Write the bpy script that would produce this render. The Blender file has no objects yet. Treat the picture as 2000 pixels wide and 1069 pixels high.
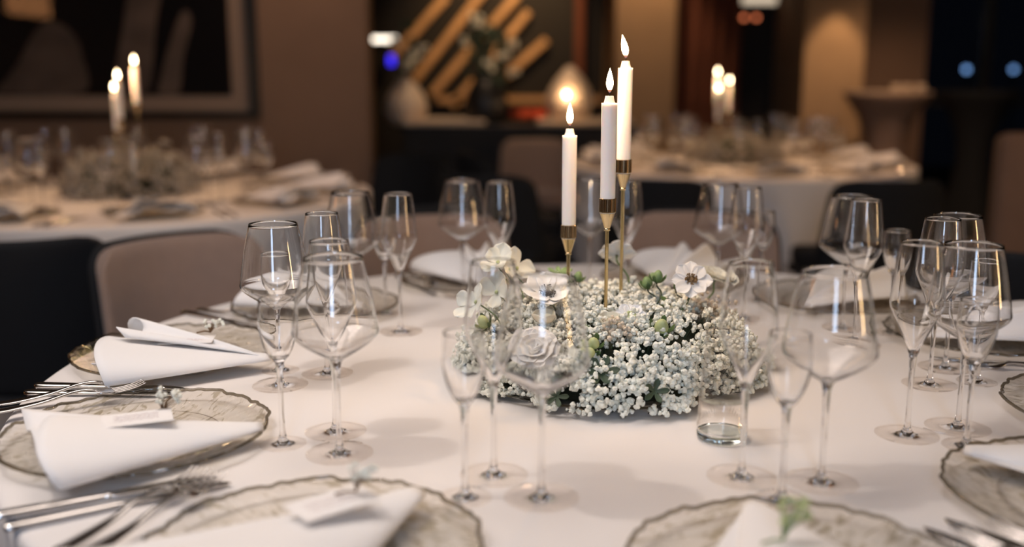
import bpy, math, random
import numpy as np
from mathutils import Vector, Matrix
random.seed(7); rng = np.random.default_rng(7)
sc = bpy.context.scene
COL = sc.collection
PI = math.pi
TZ = 0.75                                   # height of the cloth-covered table tops

# ------------------------------------------------------------------ object helpers
def tag(o, label=None, cat=None, group=None, kind=None):
    if label: o['label'] = label
    if cat: o['category'] = cat
    if group: o['group'] = group
    if kind: o['kind'] = kind
    return o
def empty(name, loc=(0, 0, 0), rz=0.0):
    o = bpy.data.objects.new(name, None); COL.objects.link(o)
    o.empty_display_size = .02
    o.location = loc; o.rotation_euler = (0, 0, rz)
    return o
def children(o): return [c for c in bpy.data.objects if c.parent == o]
def copy_tree(o, parent=None):
    c = o.copy(); COL.objects.link(c)
    if parent: c.parent = parent
    for ch in children(o): copy_tree(ch, c)
    return c

class MB:
    def __init__(s): s.v = []; s.f = []; s.n = 0
    def add(s, V, F):
        V = np.asarray(V, float).reshape(-1, 3)
        s.v.append(V); s.f.extend([tuple(i + s.n for i in f) for f in F]); s.n += len(V); return s
    def build(s, name, mat, parent=None, smooth=True, sub=0, loc=None, rot=None, solid=0, bevel=0):
        me = bpy.data.meshes.new(name)
        me.from_pydata(np.vstack(s.v).tolist(), [], s.f)
        me.validate(); me.update()
        if smooth: me.polygons.foreach_set('use_smooth', [True] * len(me.polygons))
        o = bpy.data.objects.new(name, me); COL.objects.link(o)
        if mat: me.materials.append(mat)
        if parent: o.parent = parent
        if loc: o.location = loc
        if rot: o.rotation_euler = rot
        if solid:
            m = o.modifiers.new('s', 'SOLIDIFY'); m.thickness = solid; m.offset = 0
        if bevel:
            m = o.modifiers.new('b', 'BEVEL'); m.width = bevel; m.segments = 3; m.limit_method = 'ANGLE'
        if sub:
            m = o.modifiers.new('u', 'SUBSURF'); m.levels = sub; m.render_levels = sub
        return o
    def box(s, x0, x1, y0, y1, z0, z1):
        V = [(x, y, z) for z in (z0, z1) for y in (y0, y1) for x in (x0, x1)]
        return s.add(V, [(0, 2, 3, 1), (4, 5, 7, 6), (0, 1, 5, 4), (2, 6, 7, 3), (0, 4, 6, 2), (1, 3, 7, 5)])
    def lathe(s, prof, seg=64, c=(0, 0, 0), rfun=None):
        P = np.array(prof, float); n = len(P); a = np.arange(seg) * 2 * PI / seg
        V = np.zeros((n, seg, 3))
        for i, (r, z) in enumerate(P):
            V[i, :, 0] = r * np.cos(a) + c[0]; V[i, :, 1] = r * np.sin(a) + c[1]; V[i, :, 2] = z + c[2]
        F = [(i * seg + j, i * seg + (j + 1) % seg, (i + 1) * seg + (j + 1) % seg, (i + 1) * seg + j) for i in range(n - 1) for j in range(seg)]
        if P[0, 0] < 1e-3: F.append(tuple(range(seg))[::-1])
        if P[-1, 0] < 1e-3: F.append(tuple((n - 1) * seg + j for j in range(seg)))
        return s.add(V, F)
    def grid(s, P, closed=False):
        P = np.asarray(P, float); n, m = P.shape[:2]
        mm = m if closed else m - 1
        F = [(i * m + j, i * m + (j + 1) % m, (i + 1) * m + (j + 1) % m, (i + 1) * m + j) for i in range(n - 1) for j in range(mm)]
        return s.add(P, F)
    def tube(s, pts, r, seg=8, cap=True):
        pts = [Vector(p) for p in pts]; n = len(pts)
        rs = r if hasattr(r, '__len__') else [r] * n
        up = Vector((0, 0, 1)); R = []
        for i, p in enumerate(pts):
            t = (pts[min(i + 1, n - 1)] - pts[max(i - 1, 0)]).normalized()
            a = t.cross(up)
            if a.length < .2: a = t.cross(Vector((0, 1, 0)))
            a.normalize(); b = t.cross(a)
            R.append([p + (a * math.cos(k * 2 * PI / seg) + b * math.sin(k * 2 * PI / seg)) * rs[i] for k in range(seg)])
        base = s.n
        s.grid([[tuple(q) for q in row] for row in R], True)
        if cap:
            s.f.append(tuple(base + k for k in range(seg))); s.f.append(tuple(base + (n - 1) * seg + k for k in range(seg))[::-1])
        return s
    def sweep(s, secs, seg=12):
        """ellipse sections along x: (x, y, z, halfwidth, halfthick)"""
        R = [[(x, y + w * math.cos(a), z + t * math.sin(a)) for a in [k * 2 * PI / seg for k in range(seg)]] for x, y, z, w, t in secs]
        base = s.n; s.grid(R, True); n = len(secs)
        s.f.append(tuple(base + k for k in range(seg))); s.f.append(tuple(base + (n - 1) * seg + k for k in range(seg))[::-1])
        return s

def spline(pts, k=6):
    P = np.array(pts, float); out = []
    for i in range(len(P) - 1):
        p0 = P[max(i - 1, 0)]; p1 = P[i]; p2 = P[i + 1]; p3 = P[min(i + 2, len(P) - 1)]
        for j in range(k):
            t = j / k
            out.append(.5 * ((2 * p1) + (-p0 + p2) * t + (2 * p0 - 5 * p1 + 4 * p2 - p3) * t * t + (-p0 + 3 * p1 - 3 * p2 + p3) * t ** 3))
    out.append(P[-1]); return np.array(out)

def rounded(hx, hy, hz, r, R=0, n=14):
    """rounded cushion block: half sizes, edge radius r, corner radius R in the x-z face"""
    m = MB(); t = np.linspace(-1, 1, n)
    t = np.sign(t) * (1 - (1 - abs(t)) ** 1.5)
    for ax in range(3):
        for sg in (-1, 1):
            A, B = np.meshgrid(t, t, indexing='ij')
            P = np.zeros((n, n, 3)); o = [i for i in range(3) if i != ax]
            P[..., ax] = sg; P[..., o[0]] = A; P[..., o[1]] = B
            P *= np.array([hx, hy, hz])
            if R:
                q = np.abs(P[..., [0, 2]]) - np.array([hx - R, hz - R]); msk = (q > 0).all(-1)
                mx = q.max(-1); ln = np.linalg.norm(q, axis=-1) + 1e-9
                q2 = q * (mx / ln)[..., None]
                for k, idx in enumerate((0, 2)):
                    h = (hx, hz)[k]
                    P[..., idx] = np.where(msk, np.sign(P[..., idx]) * (h - R + q2[..., k]), P[..., idx])
            lim = np.array([hx, hy, hz]) - r
            sc_ = 1.0
            C_ = np.clip(P, -lim, lim); d = P - C_; L = np.linalg.norm(d, axis=-1, keepdims=True)
            P = C_ + np.where(L > r, d / np.maximum(L, 1e-9) * r, d)
            if (sg < 0) ^ (ax == 1): P = P[::-1]
            m.grid(P)
    return m
def weld(o, d=1e-5):
    import bmesh
    b = bmesh.new(); b.from_mesh(o.data); bmesh.ops.remove_doubles(b, verts=b.verts, dist=d)
    bmesh.ops.recalc_face_normals(b, faces=b.faces); b.to_mesh(o.data); b.free(); return o
def warp(m, fn):
    m.v = [fn(V) for V in m.v]; return m

# ------------------------------------------------------------------ materials
def nodes(name):
    m = bpy.data.materials.new(name); m.use_nodes = True
    nt = m.node_tree; nt.nodes.clear()
    out = nt.nodes.new('ShaderNodeOutputMaterial'); return m, nt, out
def pbr(name, col, rough=.6, metal=0, bump=None, bscale=200, bstr=.2, var=0, vscale=8, sheen=0, sss=0, emit=None, es=0, coat=0, spec=.5, tr=0):
    m, nt, out = nodes(name); b = nt.nodes.new('ShaderNodeBsdfPrincipled')
    nt.links.new(b.outputs[0], out.inputs[0])
    b.inputs['Base Color'].default_value = (*col, 1); b.inputs['Roughness'].default_value = rough
    b.inputs['Metallic'].default_value = metal; b.inputs['Specular IOR Level'].default_value = spec
    if coat: b.inputs['Coat Weight'].default_value = coat; b.inputs['Coat Roughness'].default_value = .1
    if sheen: b.inputs['Sheen Weight'].default_value = sheen
    if sss:
        b.inputs['Subsurface Weight'].default_value = sss; b.inputs['Subsurface Radius'].default_value = (1, .6, .4); b.inputs['Subsurface Scale'].default_value = .012
    if emit: b.inputs['Emission Color'].default_value = (*emit, 1); b.inputs['Emission Strength'].default_value = es
    if var or bump:
        tc = nt.nodes.new('ShaderNodeTexCoord')
    if var:
        nz = nt.nodes.new('ShaderNodeTexNoise'); nz.inputs['Scale'].default_value = vscale; nz.inputs['Detail'].default_value = 4
        nt.links.new(tc.outputs['Object'], nz.inputs['Vector'])
        cr = nt.nodes.new('ShaderNodeValToRGB')
        cr.color_ramp.elements[0].position = .3; cr.color_ramp.elements[1].position = .7
        cr.color_ramp.elements[0].color = (*[c * (1 - var) for c in col], 1); cr.color_ramp.elements[1].color = (*[min(1, c * (1 + var)) for c in col], 1)
        nt.links.new(nz.outputs['Fac'], cr.inputs[0]); nt.links.new(cr.outputs[0], b.inputs['Base Color'])
    if bump:
        tx = nt.nodes.new('ShaderNodeTexNoise' if bump == 'noise' else 'ShaderNodeTexVoronoi' if bump == 'voronoi' else 'ShaderNodeTexWave')
        tx.inputs['Scale'].default_value = bscale; nt.links.new(tc.outputs['Object'], tx.inputs['Vector'])
        bp = nt.nodes.new('ShaderNodeBump'); bp.inputs['Strength'].default_value = bstr; bp.inputs['Distance'].default_value = .002
        nt.links.new(tx.outputs[0], bp.inputs['Height']); nt.links.new(bp.outputs[0], b.inputs['Normal'])
    return m
def emis(name, col, s):
    m, nt, out = nodes(name); e = nt.nodes.new('ShaderNodeEmission')
    e.inputs[0].default_value = (*col, 1); e.inputs[1].default_value = s; nt.links.new(e.outputs[0], out.inputs[0]); return m
def flame_mat():
    m, nt, out = nodes('flame'); e = nt.nodes.new('ShaderNodeEmission')
    tc = nt.nodes.new('ShaderNodeTexCoord'); sp = nt.nodes.new('ShaderNodeSeparateXYZ'); cr = nt.nodes.new('ShaderNodeValToRGB')
    mp = nt.nodes.new('ShaderNodeMath'); mp.operation = 'MULTIPLY'; mp.inputs[1].default_value = 1 / .034
    nt.links.new(tc.outputs['Object'], sp.inputs[0]); nt.links.new(sp.outputs['Z'], mp.inputs[0]); nt.links.new(mp.outputs[0], cr.inputs[0])
    E = cr.color_ramp.elements
    E[0].position = 0; E[0].color = (.004, .003, .006, 1); E[1].position = 1; E[1].color = (1, .66, .3, 1)
    k = E.new(.13); k.color = (.03, .012, .006, 1); k = E.new(.34); k.color = (1, .74, .42, 1); k = E.new(.8); k.color = (1, .78, .48, 1)
    nt.links.new(cr.outputs[0], e.inputs[0]); e.inputs[1].default_value = 26
    nt.links.new(e.outputs[0], out.inputs[0]); return m
def thin(name, tint=(.985, .98, .972), pat=None, edge=(.8, .77, .73), ppow=5.0, base=.035, glossy=1.0):
    """thin sheet of clear glass: see-through with a Fresnel reflection"""
    m, nt, out = nodes(name); L = nt.links.new
    lw = nt.nodes.new('ShaderNodeLayerWeight'); lw.inputs['Blend'].default_value = .5
    pw = nt.nodes.new('ShaderNodeMath'); pw.operation = 'POWER'; pw.inputs[1].default_value = ppow; L(lw.outputs['Facing'], pw.inputs[0])
    ma = nt.nodes.new('ShaderNodeMath'); ma.operation = 'MULTIPLY_ADD'; ma.inputs[1].default_value = (1 - base) * glossy; ma.inputs[2].default_value = base; L(pw.outputs[0], ma.inputs[0])
    tr = nt.nodes.new('ShaderNodeBsdfTransparent'); gl = nt.nodes.new('ShaderNodeBsdfGlossy'); gl.inputs['Roughness'].default_value = .015
    gl.inputs['Color'].default_value = (1, 1, 1, 1)
    mx = nt.nodes.new('ShaderNodeMixShader'); L(ma.outputs[0], mx.inputs[0]); L(tr.outputs[0], mx.inputs[1]); L(gl.outputs[0], mx.inputs[2]); L(mx.outputs[0], out.inputs[0])
    cm = nt.nodes.new('ShaderNodeMixRGB'); cm.inputs[1].default_value = (*tint, 1); cm.inputs[2].default_value = (*edge, 1)
    p2 = nt.nodes.new('ShaderNodeMath'); p2.operation = 'POWER'; p2.inputs[1].default_value = 5; L(lw.outputs['Facing'], p2.inputs[0]); L(p2.outputs[0], cm.inputs[0])
    L(cm.outputs[0], tr.inputs[0])
    if pat:
        tc = nt.nodes.new('ShaderNodeTexCoord'); mp = nt.nodes.new('ShaderNodeMapping'); mp.inputs['Scale'].default_value = (26, 80, 40); mp.inputs['Rotation'].default_value = (0, 0, .5)
        L(tc.outputs['Object'], mp.inputs[0])
        nz = nt.nodes.new('ShaderNodeTexNoise'); nz.inputs['Scale'].default_value = 1.0; nz.inputs['Detail'].default_value = 3; nz.inputs['Distortion'].default_value = 1.6; L(mp.outputs[0], nz.inputs['Vector'])
        cr = nt.nodes.new('ShaderNodeValToRGB'); E = cr.color_ramp.elements
        E[0].position = .38; E[0].color = (*pat, 1); E[1].position = .47; E[1].color = (*tint, 1)  # darker tint streaks stand in for refraction in the wavy relief
        L(nz.outputs['Fac'], cr.inputs[0]); L(cr.outputs[0], cm.inputs[1])
        bp = nt.nodes.new('ShaderNodeBump'); bp.inputs['Strength'].default_value = .8; bp.inputs['Distance'].default_value = .004
        L(nz.outputs['Fac'], bp.inputs['Height']); L(bp.outputs[0], gl.inputs['Normal'])
    return m
def solid_glass(name, col=(.98, .98, .98), rough=0.0):
    m, nt, out = nodes(name); g = nt.nodes.new('ShaderNodeBsdfGlass'); g.inputs['IOR'].default_value = 1.5
    g.inputs['Color'].default_value = (*col, 1); g.inputs['Roughness'].default_value = rough; nt.links.new(g.outputs[0], out.inputs[0]); return m
def wood(name, c1, c2, rough=.45):
    m, nt, out = nodes(name); b = nt.nodes.new('ShaderNodeBsdfPrincipled'); L = nt.links.new; L(b.outputs[0], out.inputs[0]); b.inputs['Roughness'].default_value = rough
    tc = nt.nodes.new('ShaderNodeTexCoord'); br = nt.nodes.new('ShaderNodeTexBrick'); L(tc.outputs['Object'], br.inputs['Vector'])
    br.inputs['Scale'].default_value = 1; br.inputs['Brick Width'].default_value = 1.6; br.inputs['Row Height'].default_value = .16; br.inputs['Mortar Size'].default_value = .003
    br.inputs['Color1'].default_value = (*c1, 1); br.inputs['Color2'].default_value = (*c2, 1); br.inputs['Mortar'].default_value = (.01, .007, .005, 1)
    mp = nt.nodes.new('ShaderNodeMapping'); mp.inputs['Scale'].default_value = (2, 40, 1); L(tc.outputs['Object'], mp.inputs[0])
    nz = nt.nodes.new('ShaderNodeTexNoise'); nz.inputs['Scale'].default_value = 2; L(mp.outputs[0], nz.inputs['Vector'])
    mx = nt.nodes.new('ShaderNodeMixRGB'); mx.blend_type = 'MULTIPLY'; mx.inputs[0].default_value = .6; L(br.outputs[0], mx.inputs[1]); L(nz.outputs['Color'], mx.inputs[2]); L(mx.outputs[0], b.inputs['Base Color'])
    return m

M = dict(
    cloth=pbr('table_linen', (.755, .725, .70), .85, bump='noise', bscale=900, bstr=.12, sheen=.1),
    napkin=pbr('napkin_linen', (.80, .79, .78), .9, bump='noise', bscale=1200, bstr=.1),
    card=pbr('card_paper', (.84, .82, .80), .7), ink=pbr('pink_ink', (.55, .42, .42), .7),
    glass=thin('clear_glass', (.993,.991,.988), edge=(.62,.56,.50), base=.018), bowlglass=solid_glass('bowl_glass', (1, 1, 1)), rimglass=thin('rim_glass', (.93,.91,.88), edge=(.7,.66,.6), base=.12), footglass=thin('foot_glass', (.995,.985,.975), edge=(.9,.86,.82), base=.010, ppow=7.5), stemglass=solid_glass('solid_glass'), tumbler=solid_glass('tumbler_glass', (.97, .99, .98)),
    plate=thin('textured_glass', (.945, .93, .895), pat=(.60, .56, .46), edge=(.74, .70, .62), base=.05), plate_edge=thin('plate_rim_glass', (.52, .49, .43), edge=(.22, .20, .17), base=.06),
    water=thin('water', (.95, .97, .96), base=.04),
    steel=pbr('polished_steel', (.70, .68, .66), .16, 1), brass=pbr('brushed_brass', (.72, .57, .33), .2, 1, bump='noise', bscale=400, bstr=.05),
    dbrass=pbr('ribbed_dark_brass', (.40, .30, .18), .22, 1),
    wax=pbr('candle_wax', (.88, .84, .80), .42, sss=.5), wick=pbr('burnt_wick', (.01, .008, .006), .9), flame=flame_mat(),
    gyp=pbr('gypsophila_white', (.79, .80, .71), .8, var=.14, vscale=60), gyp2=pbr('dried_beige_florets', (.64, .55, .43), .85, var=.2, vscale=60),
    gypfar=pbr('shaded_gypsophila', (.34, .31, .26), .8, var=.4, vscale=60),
    green=pbr('stem_green', (.09, .15, .05), .6, var=.3, vscale=40), dgreen=pbr('dark_leaf_green', (.035, .06, .03), .6, var=.3, vscale=30), moss=pbr('floral_moss', (.02, .028, .014), .95, bump='noise', bscale=80, bstr=1),
    lime=pbr('pale_bud_green', (.48, .54, .26), .6, var=.2, vscale=80), budg=pbr('bud_green', (.20, .30, .12), .6, var=.2, vscale=90),
    petal=pbr('white_petal', (.88, .88, .86), .65, sss=.25, var=.04, vscale=60), cream=pbr('cream_petal', (.80, .77, .62), .65, sss=.25, var=.08, vscale=50),
    stamen=pbr('dark_stamen', (.03, .025, .03), .7), stam2=pbr('tan_stamen', (.20, .13, .06), .7), orchid=pbr('ivory_petal', (.78, .77, .66), .65, sss=.3, var=.05, vscale=40),
    twig=pbr('brown_twig', (.16, .09, .04), .8),
    taupe=pbr('taupe_upholstery', (.27, .19, .15), .85, bump='noise', bscale=500, bstr=.3, sheen=.25, var=.05, vscale=30), black=pbr('black_upholstery', (.0035, .005, .008), .85, bump='noise', bscale=400, bstr=.2),
    bmetal=pbr('black_metal', (.015, .014, .014), .4, .6), slip=pbr('brown_slipcover', (.20, .12, .08), .9, var=.06, vscale=10),
    wall=pbr('brown_wall', (.20, .125, .085), .85, bump='noise', bscale=60, bstr=.15, var=.05, vscale=3), dwall=pbr('dark_wall', (.008, .0065, .006), .7),
    column=pbr('tan_plaster', (.36, .24, .14), .85, bump='noise', bscale=50, bstr=.2, var=.06, vscale=4),
    ceil=pbr('ceiling_paint', (.10, .085, .075), .9), floor=wood('walnut_floor', (.19, .10, .055), (.13, .07, .04)),
    frame=pbr('black_frame', (.006, .006, .007), .35), mat=pbr('picture_mat', (.34, .25, .19), .9), art=pbr('painting_black', (.0025, .003, .005), .8, spec=.15), pale=pbr('painting_grey', (.11, .08, .065), .9, var=.35, vscale=6),
    batten=pbr('warm_oak_batten', (.60, .36, .17), .5, var=.15, vscale=5), vase=pbr('cream_ceramic', (.72, .58, .44), .5), bvase=pbr('black_ceramic', (.008, .008, .01), .4),
    curtain=pbr('rust_curtain', (.17, .055, .03), .9, var=.15, vscale=4), linen=pbr('warm_linen', (.62, .50, .38), .9), cover=pbr('brown_stretch_cover', (.24, .165, .13), .8),
    red=pbr('red_fruit', (.75, .10, .03), .4), night=thin('night_window', (.35, .38, .42), base=.05), night_pane=thin('picture_glass', (.99, .99, .99), base=.03), mull=pbr('window_frame_black', (.01, .01, .012), .4),
    outside=pbr('night_ground', (.01, .012, .016), .9),
)
# ------------------------------------------------------------------ room shell
def struct(name, m, mat, **k):
    o = m.build(name, mat, smooth=False, **k); o['kind'] = 'structure'; return o
struct('floor', MB().box(-5.2, 6.2, -1.8, 9.7, -.1, 0), M['floor'])
struct('ceiling', MB().box(-5.2, 6.2, -1.8, 9.7, 3.0, 3.1), M['ceil'])
struct('wall_left', MB().box(-5.2, -5.0, -1.8, 6.0, 0, 3.0), M['wall'])
struct('wall_picture', MB().box(-5.0, -.82, 5.8, 6.0, 0, 3.0), M['wall'])
struct('wall_return', MB().box(-1.60, -1.40, 6.0, 9.5, 0, 3.0), M['wall'])
struct('wall_back', MB().box(-1.40, 3.62, 9.5, 9.7, 0, 3.0), M['dwall'])
struct('wall_right', MB().box(6.0, 6.2, -1.8, 9.7, 0, 3.0), M['dwall'])
struct('wall_behind', MB().box(-5.0, -.25, -1.8, -1.6, 0, 3.0).box(.15, 6.0, -1.8, -1.6, 0, 3.0).box(-.25, .15, -1.8, -1.6, 0, 1.2).box(-.25, .15, -1.8, -1.6, 2.95, 3.0), M['wall'])
struct('trim_1', MB().box(.86, 1.36, 8.5, 9.5, 0, 3.0), M['column'])
struct('trim_2', MB().box(2.44, 2.94, 8.5, 9.5, 0, 3.0), M['column'])
struct('trim_3', MB().box(2.98, 3.62, 8.9, 9.5, 0, 3.0), M['wall'])
w = struct('window_1', MB().box(3.62, 6.0, 9.56, 9.58, .1, 2.9), M['night'])
mu = MB()
for x in (3.62, 4.4, 5.2, 5.92): mu.box(x, x + .07, 9.5, 9.64, 0, 3.0)
mu.box(3.62, 6, 9.5, 9.64, 0, .1); mu.box(3.62, 6, 9.5, 9.64, 2.9, 3.0); mu.box(3.62, 6, 9.5, 9.64, .95, 1.0)
f = mu.build('window_frame', M['mull'], w, smooth=False)
# tall unseen window assumed behind the camera, glowing for blue streaks in glasses
w2 = struct('window_assumed', MB().box(-.25, .15, -1.72, -1.70, 1.2, 2.95), emis('assumed_cool_pane', (.55, .72, 1.0), 12))
MB().box(-.25, .15, -1.70, -1.64, 2.02, 2.05).build('window_frame', M['mull'], w2, smooth=False)

# ------------------------------------------------------------------ framed painting on the brown wall
pic = empty('framed_painting', (-2.9, 5.8, 1.62)); tag(pic, 'large black framed abstract painting hung on the brown wall', 'painting')
hw, hh = 1.46, .64
MB().box(-hw, hw, -.06, -.002, -hh, -hh + .04).box(-hw, hw, -.06, -.002, hh - .04, hh).box(-hw, -hw + .055, -.06, -.002, -hh + .04, hh - .04).box(hw - .055, hw, -.06, -.002, -hh + .04, hh - .04).build('frame', M['frame'], pic, smooth=False)
MB().box(-hw + .055, hw - .055, -.03, -.004, -hh + .04, hh - .04).build('mat_board', M['mat'], pic, smooth=False)
MB().box(-hw + .055, hw - .055, -.046, -.043, -hh + .04, hh - .04).build('glass_pane', M['night_pane'], pic, smooth=False)
canvas = MB().box(-hw + .16, hw - .155, -.034, -.030, -hh + .125, hh - .12).build('canvas', M['art'], pic, smooth=False)
def patch(pts, y, mat, parent, name='painted_shape'):
    P = spline(pts + [pts[0]], 5)[:-1]; n = len(P)
    V = [(p[0], y, p[1]) for p in P] + [(p[0], y + .002, p[1]) for p in P]
    F = [tuple(range(n)), tuple(range(2 * n - 1, n - 1, -1))] + [(i, i + n, (i + 1) % n + n, (i + 1) % n) for i in range(n)]
    return MB().add(V, F).build(name, mat, parent, smooth=False)
patch([(.62, -.50), (.72, -.1), (.80, .3), (.86, .50), (1.02, .50), (.98, .2), (.9, -.1), (.82, -.50)], -.037, M['pale'], canvas)
patch([(.88, -.50), (.96, -.25), (1.05, -.05), (1.1, -.1), (1.04, -.3), (1.0, -.50)], -.037, M['pale'], canvas)
patch([(-.05, -.50), (.08, -.36), (.2, -.18), (.3, -.1), (.42, -.16), (.47, -.3), (.45, -.50)], -.037, M['pale'], canvas)

# ------------------------------------------------------------------ tableclothed round tables
def table_cloth(x, y, R, label, nf, drop=.74, group=None):
    o = empty('tablecloth', (x, y, 0))
    seg = 288; a = np.arange(seg) * 2 * PI / seg
    rows = []
    for r in (0.0, .3, .6, .85, .95): rows.append(np.stack([R * r * np.cos(a), R * r * np.sin(a), np.full(seg, TZ)], -1))
    for k, (dr, dz) in enumerate([(-.012, 0), (-.004, -.0015), (0, -.006), (.001, -.02), (.002, -.06)]):
        rows.append(np.stack([(R + dr) * np.cos(a), (R + dr) * np.sin(a), np.full(seg, TZ + dz)], -1))
    for t in np.linspace(.15, 1, 12):
        amp = .055 * t ** 1.2; w_ = np.sin(a * nf + .6 * np.sin(a * 3)) * amp + np.sin(a * (nf * .5 + 2) + 1) * amp * .4
        rr = R + w_ - amp * .8
        rows.append(np.stack([rr * np.cos(a), rr * np.sin(a), np.full(seg, TZ - drop * t)], -1))
    P = np.array(rows)
    if label is None: label = ''
    ob = MB().grid(P, True).build('tablecloth', M['cloth'])
    weld(ob, 1e-4); bpy.data.objects.remove(o)
    ob.location = (x, y, 0); tag(ob, label, 'tablecloth', group); return ob
TC = (.19, 1.52); TR = .905
table_cloth(TC[0], TC[1], TR, 'long white cloth over the round table holding the white flower ring', 22)
LT = (-1.52, 3.95); RT = (1.22, 5.45)
table_cloth(LT[0], LT[1], .95, 'pale floor length cloth on the blurred table below the framed painting', 20)
table_cloth(RT[0], RT[1], .93, 'pale floor length cloth on the blurred table in front of the rust curtain', 20)

# ------------------------------------------------------------------ glassware
def shell(outer, bottom, t=.0011):
    O = spline(outer, 5); I = [(max(r - t, .0001), z) for r, z in O if z > bottom]
    I = [(.0001, bottom)] + [(min(r, r), z) for r, z in I]
    top = O[-1]
    return [tuple(p) for p in O] + [(top[0] - t * .3, top[1] + t * .4), (top[0] - t * .8, top[1] + t * .3)] + I[::-1]
def glass_parts(kind):
    """returns bowl (thin wall), base of the bowl + stem (solid), foot and rim profiles"""
    if kind == 'wine':
        out = [(.0001, .1165), (.0070, .1175), (.0110, .1205), (.0200, .1258), (.0310, .1330), (.0420, .1412), (.0492, .1482), (.0514, .1530), (.0508, .1590), (.0475, .1810), (.0425, .2080), (.0345, .243)]
        cut, inb, foot, tr, tz = .1225, .1205, .0410, .0068, .1175
    elif kind == 'flute':
        out = [(.0001, .1035), (.0056, .1070), (.0080, .1150), (.0130, .1265), (.0200, .1420), (.0270, .1575), (.0315, .1680), (.0326, .1750), (.0318, .1850), (.0298, .2060), (.0273, .2280), (.0243, .250)]
        cut, inb, foot, tr, tz = .1240, .1125, .0395, .0056, .1085
    else:
        out = [(.0001, .103), (.005, .1055), (.011, .1125), (.0175, .125), (.0218, .140), (.0235, .155), (.0230, .168), (.0218, .186)]
        cut, inb, foot, tr, tz = .1270, .1140, .0290, .0062, .108
    O = [(r, z) for r, z in spline(out, 6) if z > tz and r > tr]
    inner = [(max(r - .0007 - .0034 * max(0, 1 - (z - inb) / .040) ** 1.3, .0004), z) for r, z in O if z > inb + .0003]
    bowl = [(.0001, tz - .0005), (tr * .97, tz - .0002)] + [tuple(p) for p in O] + [(O[-1][0] - .0003, O[-1][1] + .0003)] + inner[::-1] + [(inner[0][0] * .5, inb + .0001), (.0001, inb)]
    stem = spline([(.0001, .0006), (.0128, .0007), (.0134, .0016), (.0080, .0042), (.0048, .010), (.0034, .022), (.0031, .05), (.0033, .078), (.0042, tz - .013), (tr * .85, tz - .004), (tr, tz)], 4)
    stem = [tuple(p) for p in stem] + [(.0001, tz)]
    up = O; t = .0007
    ft = [(.0138, .0004), (foot - .001, .0004), (foot, .0009), (foot - .0006, .0015), (foot * .75, .0020), (.0142, .0034), (.0138, .0010)]
    a = np.arange(9) * 2 * PI / 8; rr, rz = up[-1][0] - t / 2, up[-1][1]
    rim = [(rr + .0006 * math.cos(b), rz + .0006 * math.sin(b)) for b in a]
    return bowl, stem, ft, rim
PROTO = {}
NAMES = {'wine': 'wine_glass', 'flute': 'champagne_flute', 'shot': 'liqueur_glass'}
def make_glass(kind):
    e = empty(NAMES[kind]); b, s, ft, rim = glass_parts(kind)
    weld(MB().lathe(b, 72).build('bowl', M['bowlglass'], e), 1e-6); weld(MB().lathe(rim, 72).build('rim', M['rimglass'], e), 1e-6)
    weld(MB().lathe(s, 48).build('stem', M['stemglass'], e), 1e-6)
    MB().lathe(ft, 72).build('foot', M['footglass'], e)
    return e
used = set()
def glass(kind, x, y, label, group=None):
    if kind not in PROTO: PROTO[kind] = o = make_glass(kind)
    else: o = copy_tree(PROTO[kind])
    o.location = (x, y, TZ + .0004); o.rotation_euler.z = random.uniform(0, 6)
    tag(o, label, {'wine': 'wine glass', 'flute': 'champagne flute', 'shot': 'small glass'}[kind], group or {'wine': 'large wine glasses on the main table', 'flute': 'champagne flutes on the main table', 'shot': 'small liqueur glasses on the main table'}[kind]); return o
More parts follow.
